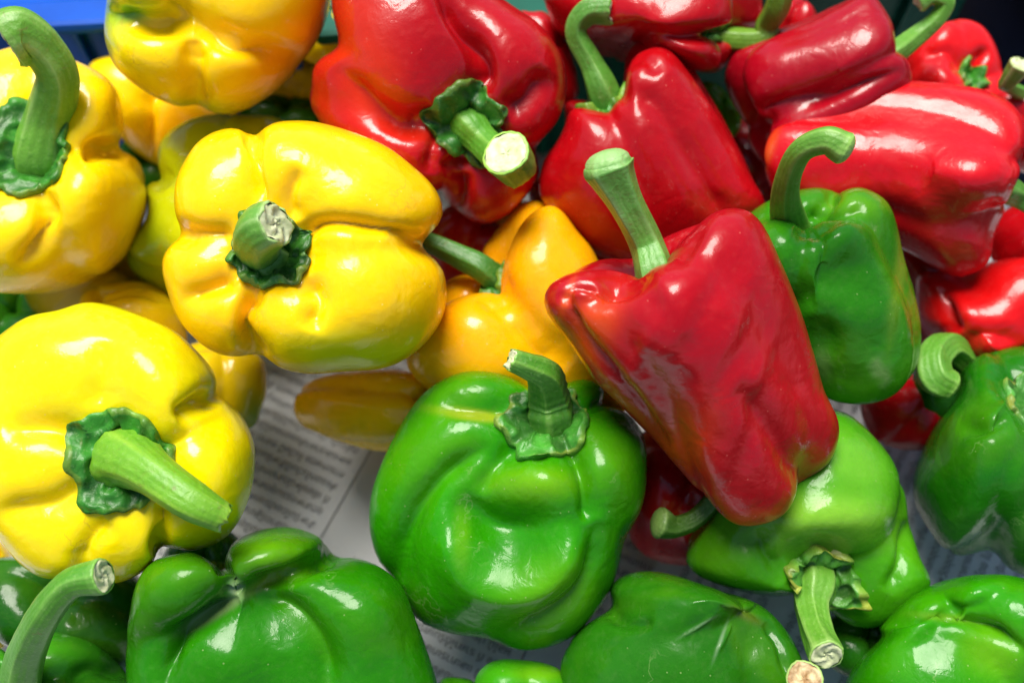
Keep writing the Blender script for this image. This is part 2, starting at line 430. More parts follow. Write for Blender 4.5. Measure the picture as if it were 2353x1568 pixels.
        ofs = th_ * 1.0 + blis * (np.abs(k1) * -.13 + .10 + .025 * k2) * calyx.get('wr', 1.0) + rim * .02 + .02 + lift * (tt_ ** 3)[None, :] * (1 + .7 * np.sin(thc * 3 + ph))[:, None]
        ofs = np.maximum(ofs, .13)
        Pv2 = Pv + Nn * ofs[..., None]
        # folded-down rim
        low = Pv[:, -1] + Nn[:, -1] * (-.05 + lift * .6)
        low2 = Pv[:, -3] + Nn[:, -3] * (-.1 + lift * .3)
        Pv2 = np.concatenate([Pv2, low[:, None], low2[:, None]], 1)
        Wc = v2w(Pv2).transpose(1, 0, 2).reshape(-1, 3)
        cbase = np.array(calyx.get('col', (.022, .16, .012))) * 1.15 + np.array([.008, .012, 0])
        g = np.ones((ncal, nsc + 2)); g[:, :nsc] = 1 + .35 * k1 + .15 * k2
        g[:, nsc - 2:] *= 1.15
        g3 = np.ones((ncal, nsc + 2, 3)); ed_ = .5 + .5 * np.sin(thc * 4 + ph * 5); g3[:, nsc - 2:] *= (1 + ed_[:, None, None] * np.array([3.0, .2, .5])[None, None])
        cc_ = (g3 * cbase[None, None] * np.clip(g, .45, 1.8)[..., None]).transpose(1, 0, 2).reshape(-1, 3)
        mesh_obj('calyx', Wc, grid_faces(nsc + 2, ncal), STEM, root, cc_, origin=org)
    # ---- stem
    if stem is not None:
        base3 = V[:, 0].mean(0)
        d0 = -base3[2]
        pts = []
        for (px, py, lf) in stem['path']:
            pts.append(unproj(px, py, d0 - lf))
        rr_l = list(stem['r'])
        if not stem.get('free'):
            px, py, lf = stem['path'][0]; pts[0] = unproj(px, py, d0 - max(lf, .7)); pts.insert(0, base3 - vd * .15); rr_l.insert(0, rr_l[0])
        P = catmull(pts, 12); n = len(P)
        rr_ = np.array(rr_l, float) * PXT * d0
        rad = catmull(np.stack([rr_, rr_, rr_], 1), 12)[:, 0]
        seglen = np.linalg.norm(np.diff(P, axis=0), axis=1); L = np.concatenate([[0], np.cumsum(seglen)])
        tan = np.gradient(P, axis=0); tan /= np.linalg.norm(tan, axis=1)[:, None]
        up = vd - (vd @ tan[0]) * tan[0]
        if np.linalg.norm(up) < .1: up = np.array([0, 1., 0])
        NR = 64; ring = np.linspace(0, 2 * np.pi, NR, endpoint=False); rows = []; cl = []; cprev = up / np.linalg.norm(up)
        nrib = stem.get('ribs', 5); tw = stem.get('twist', .25); ra = stem.get('rib', .07); sc_ = np.array(stem.get('col', (.12, .34, .03)))
        pale = np.array(stem.get('pale', (.24, .46, .09)))
        nf = rs.uniform(0, 6.28)
        for i in range(n):
            cprev = cprev - (cprev @ tan[i]) * tan[i]; cprev /= np.linalg.norm(cprev); bb = np.cross(tan[i], cprev)
            f_ = L[i] / L[-1]; a_ = ring * nrib + nf + tw * L[i] * nrib * .4
            rib = (1 - np.abs(np.sin(a_ / 2)) ** .8 * 1.0)
            gate = min(1, (1 - f_) * 5 + .35) * (1 + .3 * max(0, .3 - f_))
            fine = .012 * np.sin(ring * 17 + nf * 2 + L[i] * .3) + .018 * np.sin(ring * 3 + L[i] * 2.3 + nf) + stem.get('ringy', .0) * math.sin(L[i] * 16) * max(0, 1 - abs(f_ - .35) * 2.5)
            r_ = rad[i] * (1 + ra * gate * (rib * 2 - 1) + fine)
            end = 1.0
            r_ = r_ * (1 + .12 * math.exp(-L[i] / .3)) * end
            rows.append(P[i][None] + r_[:, None] * (np.cos(ring)[:, None] * cprev + np.sin(ring)[:, None] * bb))
            mixf = np.clip(.45 * (rib * 2 - 1) + stem.get('grad', .3) * (f_ - .4) + .2 * np.sin(L[i] * 1.7 + ring * 2 + nf) + .16 * np.sin(ring * 23 + nf + .4 * L[i]) * np.sin(ring * 5 + nf) + .12 * np.sin(ring * 31 + 2 * nf), 0, 1)[:, None]
            if f_ > .97: mixf = np.clip(mixf + .3, 0, 1)
            cl.append(sc_ * (1 - mixf) + pale * mixf)
        rows = np.array(rows)
        # bevelled ragged rim
        e = rows[-1]; ec = e.mean(0); jag = stem.get('jag', .0)
        tl = tan[-1]; cutn = tl.copy()
        rim1 = ec + (e - ec) * .97 + tl * (.04 + jag * (.5 * np.sin(ring * 3 + nf) + .35 * np.sin(ring * 7 + 2 * nf) + .25 * np.sin(ring * 13)))[:, None]
        rim2 = ec + (e - ec) * .88 + tl * (.045 + jag * .8 * (.5 * np.sin(ring * 3 + nf) + .35 * np.sin(ring * 7 + 2 * nf)))[:, None]
        if not stem.get('cut', 'pale'):
            rim1 = ec + (e - ec) * .985 + tl * rad[-1] * .10; rim2 = ec + (e - ec) * .93 + tl * rad[-1] * .20
        SV = np.concatenate([rows, rim1[None], rim2[None]], 0); nrow = len(SV)
        scol = np.concatenate([np.array(cl), np.tile(pale * 1.2, (2, NR, 1))], 0).reshape(-1, 3)
        so = mesh_obj('stem', v2w(SV.reshape(-1, 3)), grid_faces(nrow, NR), STEM, root, scol, origin=org)
        if True:
            rr2 = []; cf = []
            for q_, hgt, cv in ((.90, .02, .85), (.80, .05, 1.05), (.66, .03, .9), (.5, .01, 1.0), (.3, .03, 1.12), (.1, -.02, 1.0)):
                w1 = stem.get('rough', .03) * (np.sin(ring * 4 + q_ * 9 + nf) + np.sin(ring * 9 + q_ * 17) * .6)
                rr2.append(ec + (e - ec) * q_ + tl * (hgt + w1 + jag * .5 * q_ * np.sin(ring * 3 + nf))[:, None]); cf.append(np.full((NR, 3), cv) * (1 + .1 * np.sin(ring * 5 + q_ * 20))[:, None])
            rr2 = np.array(rr2).reshape(-1, 3); cf = np.array(cf).reshape(-1, 3)
            fc = grid_faces(6, NR); k0 = 6 * NR; rr2 = np.vstack([rr2, (ec + tl * .0)[None]]); cf = np.vstack([cf, [[.9, .9, .9]]])
            if not stem.get('cut','pale'): cf = cf * pale
            for j in range(NR): fc.append((5 * NR + j, 5 * NR + (j + 1) % NR, k0))
            if not stem.get('cut', 'pale'):
                for k_, (q_, hg) in enumerate(((.925, .205), (.84, .30), (.68, .42), (.48, .50), (.28, .54), (.1, .55))):
                    rr2[k_ * NR:(k_ + 1) * NR] = ec + (e - ec) * q_ * (1 - .0) + tl * (rad[-1] * hg)
                rr2[-1] = ec + tl * rad[-1] * .55; cf = cf * 0 + pale
            mesh_obj('cut_end' if stem.get('cut','pale') else 'stem_tip', v2w(rr2), fc, (CUT[stem.get('cut','pale')] if stem.get('cut','pale') else STEM), so, cf, origin=org)
    ALL.append((root, label))
    return root

# ------------------------------------------------------------------ setting
def flat_mat(name, c, rough=.6, nscale=30, amt=.25, bumpd=0):
    m, n, l, p = new_mat(name)
    co = n.new('ShaderNodeTexCoord').outputs['Object']
    f = noise(n, l, co, nscale, 5, .6)
    cc = mixc(n, l, math_(n, l, 'MULTIPLY', ramp(n, l, f, .35, .7), amt), c, tuple(x * .35 for x in c[:3]) + (1,))
    l.new(cc, p.inputs['Base Color']); p.inputs['Roughness'].default_value = rough; p.inputs['Specular IOR Level'].default_value = .2
    if bumpd: l.new(bump(n, l, noise(n, l, co, nscale * 3, 4), .5, bumpd), p.inputs['Normal'])
    return m
def box(name, x0, x1, y0, y1, z0, z1, mat, parent=None, bev=.15, origin=(0, 0, 0)):
    import bmesh
    bm = bmesh.new(); bmesh.ops.create_cube(bm, size=1)
    o = np.array(origin)
    for v in bm.verts:
        v.co = Vector(((x0 + (v.co.x + .5) * (x1 - x0) - o[0]) * SC, (y0 + (v.co.y + .5) * (y1 - y0) - o[1]) * SC, (z0 + (v.co.z + .5) * (z1 - z0) - o[2]) * SC))
    if bev: bmesh.ops.bevel(bm, geom=bm.edges[:], offset=bev * SC, segments=2, affect='EDGES', profile=.5)
    me = bpy.data.meshes.new(name); bm.to_mesh(me); bm.free(); me.materials.append(mat)
    ob = bpy.data.objects.new(name, me); COL.objects.link(ob)
    if parent is not None: ob.parent = parent
    return ob
table = flat_mat('table_wood', (.10, .07, .05, 1), .7, 20, .5, .001)
t = box('table_top', -60, 60, -30, 75, -4, -.35, table, bev=.2); t['kind'] = 'structure'

# newspaper sheets
PAPER = flat_mat('newsprint', (.66, .68, .70, 1), .85, 14, .16, .0025)
INK = flat_mat('ink', (.16, .16, .165, 1), .8, 60, .1)
def paper_z(x, y, s):
    return .16 * math.sin(x * .22 + s) * math.cos(y * .19 + s * 2) + .07 * math.sin(x * .5 + y * .3 + s) 
def newspaper(label, cx, cy, wd, ht, rot, zoff, s, cols, words, fs, lead, x_start):
    root = empty('newspaper', (cx, cy, zoff)); root['label'] = label; root['category'] = 'newspaper'; root['group'] = 'newspaper sheets under the peppers'
    n = 60; ca, sa = math.cos(rot), math.sin(rot)
    def loc(u, v, dz=0.0):
        x = u * ca - v * sa; y = u * sa + v * ca
        return (x, y, paper_z(x + cx, y + cy, s) + dz)
    vs = [loc((i / n - .5) * wd, (j / n - .5) * ht) for j in range(n + 1) for i in range(n + 1)]
    fs_ = [(j * (n + 1) + i, j * (n + 1) + i + 1, (j + 1) * (n + 1) + i + 1, (j + 1) * (n + 1) + i) for j in range(n) for i in range(n)]
    mesh_obj('paper_sheet', np.array(vs), fs_, PAPER, root)
    rnd = random.Random(s * 31 + 4)
    colw = wd / cols
    for c in range(cols):
        u0 = -wd / 2 + c * colw + .5
        lines = []; nl = int((ht - 2) / lead)
        para = 0
        for k in range(nl):
            if para <= 0: para = rnd.randint(4, 11)
            para -= 1
            target = (colw - 1.0) / (fs * .47) * (rnd.uniform(.3, .8) if para == 0 else rnd.uniform(.82, .97))
            ln = '' if para else ''
            while len(ln) < target: ln += rnd.choice(words) + (' ' if rnd.random() < .2 else '')
            lines.append(ln[:int(target)])
        cu = bpy.data.curves.new('text', 'FONT'); cu.body = '\n'.join(lines); cu.size = fs * SC; cu.space_line = lead / fs * .82; cu.resolution_u = 2
        to = bpy.data.objects.new('text_tmp', cu); COL.objects.link(to)
        dg = bpy.context.evaluated_depsgraph_get(); dg.update()
        me = bpy.data.meshes.new_from_object(to.evaluated_get(dg)); bpy.data.objects.remove(to)
        for v in me.vertices:
            p = loc(u0 + v.co.x / SC, ht / 2 - 1.2 + v.co.y / SC, .03)
            v.co = (p[0] * SC, p[1] * SC, p[2] * SC)
        me.materials.clear(); me.materials.append(INK)
        o = bpy.data.objects.new('printed_column', me); COL.objects.link(o); o.parent = root
        if c:
            uu = u0 - .5 + .05; m = 60; vv = []; ff = []
            for j in range(m + 1):
                v_ = (j / m - .5) * (ht - 2); vv += [loc(uu - .025, v_, .03), loc(uu + .025, v_, .03)]
                if j < m: a = 2 * j; ff.append((a, a + 1, a + 3, a + 2))
            mesh_obj('column_rule', np.array(vv), ff, INK, root)
    return root
WORDS = ['ประเทศไทย', 'การเกษตร', 'ตลาด', 'ผลไม้', 'ราคา', 'เศรษฐกิจ', 'ที่', 'และ', 'ของ', 'ในวันนี้', 'รัฐบาล', 'ประชาชน', 'กล่าวว่า', 'จังหวัด', 'เชียงใหม่', 'อุตสาหกรรม', 'เพิ่มขึ้น', 'โดย', 'สำหรับ', 'พัฒนา', 'ได้รับ', 'ส่งออก']
a0 = on_plane(570, 960, 0); a1 = on_plane(900, 1110, 0)
rot1 = math.atan2(a0[1] - a1[1], a0[0] - a1[0])
newspaper('newspaper sheet printed in Thai lying upside down under the central peppers', -2, 12, 44, 52, rot1, 0.0, 1, 5, WORDS, .42, .68, 0)
b0 = on_plane(2130, 1300, 0); b1 = on_plane(2190, 1150, 0)
rot2 = math.atan2(b1[1] - b0[1], b1[0] - b0[0])
newspaper('newspaper sheet with steeply turned text at the right under the dark green pepper', 21, 11, 30, 26, rot2, 0.45, 3, 3, WORDS, .42, .72, 0)

# crates behind the heap
def crate(name, label, x0, x1, y0, y1, zt, mat, rz=0):
    cxm, cym = (x0 + x1) / 2, (y0 + y1) / 2
    root = empty(name, (cxm, cym, 0)); root['label'] = label; root['category'] = 'crate'; root.rotation_euler.z = rz
    O = (cxm, cym, 0)
    def B(n, *a, **k):
        return box(n, *a, mat, root, origin=O, **k)
    wl = [('front_wall', x0, x1, y0, y0 + .5), ('back_wall', x0, x1, y1 - .5, y1), ('side_wall', x0, x0 + .5, y0 + .5, y1 - .5), ('side_wall', x1 - .5, x1, y0 + .5, y1 - .5)]
    for n, a, b, c, d in wl: B(n, a, b, c, d, .3, zt - .6, bev=.1)
    B('bottom', x0, x1, y0, y1, -.3, .29, bev=0)
    # thick rounded rim
    e = .9
    B('rim', x0 - e, x1 + e, y0 - e, y0 + .6, zt - .6, zt, bev=.25)
    B('rim', x0 - e, x1 + e, y1 - .6, y1 + e, zt - .6, zt, bev=.25)
    B('rim', x0 - e, x0 + .6, y0 + .61, y1 - .61, zt - .6, zt, bev=.25)
    B('rim', x1 - .6, x1 + e, y0 + .61, y1 - .61, zt - .6, zt, bev=.25)
    k = x0 + 3
    while k < x1 - 2: B('rib', k, k + .35, y0 - .45, y0 - .01, .3, zt - .61, bev=.08); k += 5
    return root
crate('blue_crate', 'bright blue plastic crate behind the yellow peppers', -36, -9.5, 28.6, 52, 9.6, flat_mat('blue_plastic', (.002, .10, .62, 1), .35, 20, .5), R(4))
crate('green_crate', 'dark teal green plastic crate at the top behind the red peppers', -8, 17.8, 30.3, 50, 9.3, flat_mat('teal_plastic', (.001, .11, .07, 1), .4, 20, .5), R(7))
crate('navy_crate', 'dark navy plastic crate in the top right corner', 21.5, 46, 27, 50, 9.0, flat_mat('navy_plastic', (.004, .010, .035, 1), .4, 20, .4))

# ------------------------------------------------------------------ the peppers
GRN = (.10, .42, .01); LIME = (.45, .58, .004); ORG = (.95, .42, .001); RO = (.85, .10, .003); BRN = (.35, .18, .03); LG = (.20, .48, .01)
# ---------------- yellow
pepper('yellow', 'yellow bell pepper at the left edge with tall thick curved stem and brown scuffs', 9.0, (.0, .30, .95),
  [(0,115),(60,108),(150,130),(230,168),(272,215),(286,290),(283,338),(320,368),(338,430),(335,500),(300,575),(235,632),(150,665),(60,676),(-40,665),(-130,610),(-185,500),(-190,380),(-150,250),(-80,150)],
  265, 480, [55, 325, 240, 150], cav=(92, 358), cavd=0.14, 
  calyx=dict(r=94, n=6, wr=1.3), stem=dict(path=[(92,365,-.2),(112,270,1.2),(132,175,2.2),(92,105,2.9),(48,82,3.2),(20,95,3.3)], r=[62,52,44,46,60,58], col=(.14,.36,.03), pale=(.36,.55,.16), grad=.6, rib=.05),
  creases=[([(185,352),(240,338),(295,342)],16,.45),([(100,440),(108,500),(90,560),(40,610)],18,.4)], blobs=[(110,545,75,25,10,(.6,.36,.03),.45),(0,635,60,30,0,LIME,.4),(60,590,50,8,35,(.55,.33,.03),.4)], seed=1)
pepper('yellow', 'topmost yellow bell pepper at the upper left showing its lobed bottom, one side tinted green', 12.5, (-.15, .25, -.95),
  [(270,-90),(245,-10),(238,60),(246,112),(270,160),(330,210),(400,243),(452,246),(490,261),(530,263),(580,246),(640,205),(690,150),(735,85),(760,5),(755,-90),(680,-190),(520,-240),(360,-190)],
  265, 480, [28, (300,1.0), 228, 140], bot=(445, 50), taper=.9, rise=.25, 
  creases=[([(390,-40),(440,40),(560,112),(700,125)],26,.36),([(450,90),(448,170),(460,255)],24,.30),([(230,22),(330,52),(440,45)],22,.45)],
  blobs=[(300,20,120,32,8,GRN,.85),(250,70,30,60,0,LIME,.7),(455,250,110,22,0,LIME,.7),(560,60,130,60,25,(.95,.55,.001),.8),(640,150,90,60,0,ORG,.5),(748,90,18,100,-20,GRN,.7)], seed=2)
pepper('yellow', 'orange shadow-tinted yellow bell pepper half hidden under the topmost yellow one near the blue crate', 6.0, (.2, .5, .6),
  [(200,160),(235,130),(290,125),(380,140),(470,190),(540,250),(560,310),(500,370),(420,400),(340,370),(280,320),(230,240)],
  180, 320, [100, 200, 320, 30], cavd=0.08, blobs=[(430,290,120,90,0,(.9,.36,.001),.8)], seed=3)  # the blob paints the orange shadow on its right side into the colour
pepper('yellow', 'small sliver of a yellow bell pepper wedged beside the big red one at top', 8.0, (.1, .6, .4),
  [(735,20),(790,-20),(860,40),(850,120),(770,148),(705,142),(700,100)], 90, 160, [0, 90, 180, 270], seed=4, cavd=0.06)
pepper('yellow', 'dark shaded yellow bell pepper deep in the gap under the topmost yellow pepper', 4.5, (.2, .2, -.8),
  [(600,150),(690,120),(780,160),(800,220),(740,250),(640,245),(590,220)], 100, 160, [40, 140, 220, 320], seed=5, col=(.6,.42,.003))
pepper('lime', 'lime green and yellow bell pepper lying behind the large central yellow one', 6.2, (.25, .75, -.3),
  [(650,278),(560,262),(470,264),(405,288),(365,330),(360,385),(366,412),(338,420),(336,490),(300,555),(290,595),(325,645),(400,690),(500,700),(640,640),(720,520),(740,380)],
  215, 440, [-65, -5, 55, 140, 220], mode='cam', taper=.95, creases=[([(340,440),(380,400),(460,385)],20,.28)],
  blobs=[(420,560,60,120,0,(.62,.64,.004),.7),(320,560,60,90,0,(.16,.36,.004),.7),(520,280,150,40,0,(.33,.45,.004),.6)], seed=6, col=(.56,.64,.004))
pepper('yellow', 'large central yellow bell pepper facing up with a short stubby broken stem', 10.5, (-.12, .03, .98),
  [(581,306),(610,288),(650,277),(720,278),(800,298),(880,330),(945,375),(995,425),(1018,480),(1010,525),(978,561),(1012,600),(1027,660),(1018,725),(985,780),(935,825),(880,850),(800,857),(700,860),(640,845),(598,820),(530,820),(480,803),(438,768),(408,730),(387,680),(372,620),(378,578),(408,537),(398,480),(400,425),(417,378),(450,330),(495,302),(548,293)],
  320, 560, [(143,.93), (78,1.0), (32,1.05), (332,1.05), (292,1.0), (232,.93), (196,.90)], cav=(618, 588), cavd=0.13, res=(200, 130),
  calyx=dict(r=84, n=5, wr=1.5, col=(.02,.12,.01)), stem=dict(path=[(622,602,-.2),(600,584,.9),(590,552,1.9),(606,526,2.4),(632,514,2.6)], r=[50,46,50,54,50], col=(.13,.33,.04), pale=(.34,.50,.18), rib=.04, jag=.12, rough=.06),
  creases=[([(598,480),(578,400),(574,340),(582,295)],15,.48),([(690,565),(718,522),(780,512),(900,532),(990,562)],17,.34),([(680,510),(664,450),(690,385)],20,.2),
           ([(595,655),(562,710),(562,770),(604,830)],15,.48),([(540,640),(490,660),(410,690)],24,.30),([(545,540),(470,540),(400,535)],26,.30),([(700,640),(730,690),(712,760)],22,.30)],
  dents=[(850,520,40,60,0,.10)],
  col=(.96,.60,.001), blobs=[(500,600,130,110,0,(.97,.50,.001),.75),(930,400,80,100,0,(.96,.52,.001),.6),(540,740,70,80,0,(.96,.52,.001),.6),(800,800,170,60,0,(.62,.66,.003),.75),(640,450,60,90,0,(.97,.55,.001),.6),(720,640,90,90,0,(.97,.56,.001),.5),(770,852,130,12,-3,(.62,.45,.05),.4)], seed=7, wobble=.014)
pepper('yellow', 'big yellow bell pepper at lower left with dark frilled calyx and thick stem pointing right', 8.0, (.06, -.10, .98),
  [(-30,800),(0,768),(60,726),(130,710),(200,692),(260,699),(320,720),(400,757),(450,800),(490,848),(503,885),(502,902),(550,945),(582,1010),(585,1080),(570,1150),(540,1210),(500,1247),(440,1266),(372,1263),(352,1298),(310,1326),(262,1339),(190,1325),(110,1332),(50,1300),(5,1248),(-40,1180),(-60,1080),(-60,960),(-50,860)],
  320, 560, [(128,1.05), (72,1.08), (345,.98), (282,.92), (238,.95), (190,1.0)], cav=(320, 1060), col=(.94,.75,.001), cavd=0.11, res=(200, 130),
  calyx=dict(r=100, n=5, wr=1.5, pt=.16, th=.14, col=(.018,.15,.012)), stem=dict(path=[(292,1052,0),(300,1052,1.35),(350,1086,2.2),(440,1150,2.6),(512,1188,2.4)], r=[80,68,48,42,32], col=(.16,.40,.02), pale=(.34,.56,.05), rib=.04, jag=.14, grad=-.3),
  creases=[([(405,965),(450,930),(508,898)],22,.40),([(365,1150),(372,1210),(360,1275)],16,.38),([(245,1190),(205,1240),(180,1310)],26,.26),([(190,1010),(110,985),(0,985)],28,.28),([(195,1110),(120,1160),(-20,1180)],30,.28),([(235,930),(225,880),(235,780)],30,.16)],
  blobs=[(200,715,170,35,3,(.50,.60,.004),.75),(495,850,16,80,-15,(.40,.55,.004),.9),(300,800,240,110,0,(.78,.72,.003),.8),(100,850,150,90,0,(.80,.72,.003),.6),(60,1060,120,120,0,(.95,.60,.001),.5),(560,1160,14,70,10,(.7,.5,.04),.3)], seed=8, wobble=.016)
pepper('yellow', 'yellow bell pepper lying between two larger ones at left, only its upper lobes showing', 4.8, (-.3, .5, .3),
  [(180,692),(230,655),(300,645),(350,655),(400,690),(430,760),(420,850),(340,900),(240,880),(190,800)], 130, 260, [-50, 40, 130, 220], mode='cam', seed=9, col=(.85,.58,.003), creases=[([(210,690),(300,668),(400,690)],12,.15)])
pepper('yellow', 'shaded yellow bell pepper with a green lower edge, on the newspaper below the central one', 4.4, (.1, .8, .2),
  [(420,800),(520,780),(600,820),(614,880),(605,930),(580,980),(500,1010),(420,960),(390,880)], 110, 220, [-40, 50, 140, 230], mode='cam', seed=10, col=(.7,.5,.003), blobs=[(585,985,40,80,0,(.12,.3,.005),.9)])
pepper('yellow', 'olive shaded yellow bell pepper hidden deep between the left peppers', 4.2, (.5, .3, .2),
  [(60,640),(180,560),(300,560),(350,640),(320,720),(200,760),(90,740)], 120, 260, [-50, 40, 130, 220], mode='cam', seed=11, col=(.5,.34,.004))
pepper('yellow', 'yellow bell pepper cut by the left frame edge below the big frilled one', 3.0, (.1, .2, .8),
  [(-120,1240),(-40,1220),(20,1260),(42,1320),(38,1400),(20,1470),(-20,1500),(-100,1480),(-150,1380)], 170, 300, [30, 120, 210, 300], seed=12)
# ---------------- orange
pepper('orange', 'two lobed orange bell pepper tucked between the central yellow one and the front red one', 6.8, (-.55, .62, .35),
  [(1108,630),(1104,580),(1128,540),(1160,498),(1195,467),(1240,462),(1290,482),(1330,530),(1372,590),(1410,700),(1450,820),(1440,940),(1330,990),(1180,950),(1060,940),(980,895),(935,838),(940,770),(985,700),(1025,645),(1070,628)],
  220, 430, [-48, 48, 150, 210], mode='cam', cav=(1125, 640), cavd=0.09, res=(170,110),
  calyx=dict(r=49, n=6), stem=dict(path=[(1120,625,.2),(1060,590,.6),(1000,562,.4),(950,545,.0)], r=[30,27,24,24], col=(.05,.20,.02), pale=(.12,.30,.05)),
  creases=[([(1106,640),(1150,700),(1230,800),(1290,860)],48,.34)],
  blobs=[(1130,600,60,60,0,(.93,.30,.001),.7),(1190,680,60,120,-50,(.95,.36,.001),.6),(1000,880,120,60,0,(.95,.5,.001),.6)], seed=13, wobble=.012, col=(.98,.46,.001))
pepper('orange', 'shaded orange yellow bell pepper lying on the newspaper under the central yellow one', 4.6, (.8, .05, .62),
  [(690,975),(676,948),(677,915),(698,885),(740,862),(820,850),(930,850),(1010,880),(1060,950),(1020,1020),(900,1038),(800,1022),(720,992)], 120, 420, [-80, 15, 110, 200], mode='cam', rise=0, fill=.9, seed=14, col=(1.0,.58,.002), taper=.95, sq=2.6)
pepper('orange', 'small bump of an orange yellow bell pepper just behind the two lobed orange one', 5.0, (.3, .6, .4),
  [(1130,520),(1150,490),(1200,462),(1300,480),(1300,580),(1200,620),(1140,590)], 80, 140, [30, 120, 210, 300], seed=15, col=(.95,.5,.001))
# ---------------- red
pepper('red', 'large red bell pepper at the top with its pale cut stem pointing down right', 10.6, (.22, -.42, .88),
  [(765,-60),(758,40),(770,98),(725,145),(711,215),(722,270),(780,340),(850,400),(930,440),(985,450),(1005,440),(1040,480),(1100,514),(1160,500),(1208,452),(1240,395),(1236,340),(1282,280),(1305,205),(1292,130),(1245,60),(1180,12),(1110,-40),(1000,-120),(860,-140)],
  285, 500, [(128,1.08), (58,.98), (8,1.0), (288,.80), (215,1.0)], cav=(1085, 298), cavd=0.13, res=(200,130), 
  calyx=dict(r=76, n=6, pt=.2, wr=1.1, lift=.12, col=(.012,.10,.01)), stem=dict(path=[(1078,290,-.1),(1112,328,1.0),(1160,372,1.8),(1182,380,2.6),(1162,352,3.3)], r=[46,36,40,46,52], col=(.09,.30,.02), pale=(.28,.50,.08), rib=.05, cut='pale'),
  creases=[([(1085,225),(1108,180),(1098,120),(1050,40),(1000,-60)],22,.55),([(1160,258),(1215,225),(1260,165)],26,.34),([(1015,395),(1050,370),(1070,345)],20,.2),([(1000,260),(930,285),(850,240),(770,150)],30,.40),([(1062,395),(1058,440),(1045,490)],15,.35),([(1180,380),(1225,360),(1245,335)],16,.25),([(985,400),(1000,330),(1020,280)],18,.25)],
  blobs=[(830,120,80,180,10,(.66,.04,.002),.7),(960,290,60,50,0,(.62,.03,.002),.5),(740,250,50,120,0,(.55,.03,.002),.5)], seed=20)
pepper('red', 'tall red bell pepper behind the front one, its long green stem hooking to the right', 9.0, (-.42, .80, .28),
  [(1300,235),(1345,228),(1405,228),(1428,190),(1430,140),(1452,100),(1500,80),(1548,92),(1598,160),(1650,250),(1700,345),(1738,420),(1758,465),(1730,520),(1660,570),(1560,610),(1450,610),(1370,585),(1320,550),(1270,500),(1238,440),(1248,370),(1290,300)],
  235, 480, [-42, 46, 120, 205], mode='cam', cav=(1368, 225), cavd=0.09, taper=.9, res=(180,120), 
  calyx=dict(r=68, n=6, wr=1.2), stem=dict(path=[(1385,215,.2),(1358,150,.9),(1322,75,1.2),(1350,28,1.5),(1402,22,1.7)], r=[37,27,24,29,33], col=(.09,.27,.03), pale=(.22,.42,.09), jag=.08),
  creases=[([(1425,215),(1500,230),(1570,330),(1640,450),(1680,520)],34,.28),([(1432,145),(1480,130),(1520,170)],18,.15)],
  blobs=[(1330,540,80,60,0,(.35,.003,.004),.3)], seed=21)
pepper('red', 'red bell pepper at the top edge with its thick stem rising out of the frame', 10.3, (.62, .30, .45),
  [(1255,-40),(1258,30),(1290,90),(1360,120),(1460,150),(1560,160),(1620,170),(1660,160),(1690,120),(1745,70),(1752,10),(1730,-50),(1600,-100),(1400,-100)],
  195, 540, [-45, 40, 130, 220], mode='cam', cav=(1725, 100), cavd=0.10,
  calyx=dict(r=66, n=6), stem=dict(path=[(1738,95,.5),(1762,58,1.0),(1785,15,1.8),(1800,-60,2.5)], r=[28,26,27,28], col=(.14,.30,.02), pale=(.25,.42,.05)), seed=22)
pepper('red', 'small red bell pepper tip showing behind the thick stem at the top', 9.3, (.2, .6, .3),
  [(1790,20),(1830,-5),(1870,20),(1880,80),(1800,110),(1760,80)], 60, 120, [0, 90, 180, 270], seed=23)
pepper('red', 'narrow strip of a red bell pepper under the teal crate rim at the top', 9.3, (.3, .3, .4),
  [(1190,35),(1220,27),(1262,35),(1310,120),(1330,220),(1270,240),(1220,140)], 80, 150, [0, 90, 180, 270], seed=24)
pepper('red', 'crimson bell pepper lying on its side at top right, stem curling up in a hook', 10.5, (.88, .40, .15),
  [(1700,105),(1760,76),(1850,44),(1930,5),(1990,-20),(2022,5),(2052,55),(2062,105),(2090,150),(2088,210),(2000,290),(1880,350),(1780,385),(1728,350),(1710,285),(1680,235),(1664,180),(1678,130)],
  165, 430, [-40, 48, 140, 230], mode='cam', cav=(2068,118), cavd=0.07, taper=.92, rise=.2,
  stem=dict(path=[(2040,130,.0),(2100,88,.3),(2152,45,.5),(2172,5,.7),(2140,-12,.8),(2110,5,.7)], r=[27,23,20,21,22,24], col=(.12,.32,.03), pale=(.24,.46,.10)),
  creases=[([(1722,278),(1800,240),(1950,205),(2080,160)],22,.35),([(1760,110),(1880,70),(2000,20)],20,.08)],
  blobs=[(1705,300,14,60,0,(.6,.3,.02),.3)], col=(.36,.002,.011), seed=25)
pepper('red', 'ridged red bell pepper at the far right in front of the dark crate', 8.5, (.3, .2, .8),
  [(2080,140),(2130,80),(2185,48),(2240,50),(2278,85),(2300,150),(2305,230),(2230,280),(2120,260),(2060,200)], 115, 240, [120, 60, 340, 250, 190], cav=(2232,190), cavd=0.11, 
  calyx=dict(r=30, n=6), creases=[([(2270,110),(2240,145),(2225,190)],12,.3),([(2120,130),(2180,120),(2215,170)],14,.15)], seed=26, col=(.68,.006,.008))
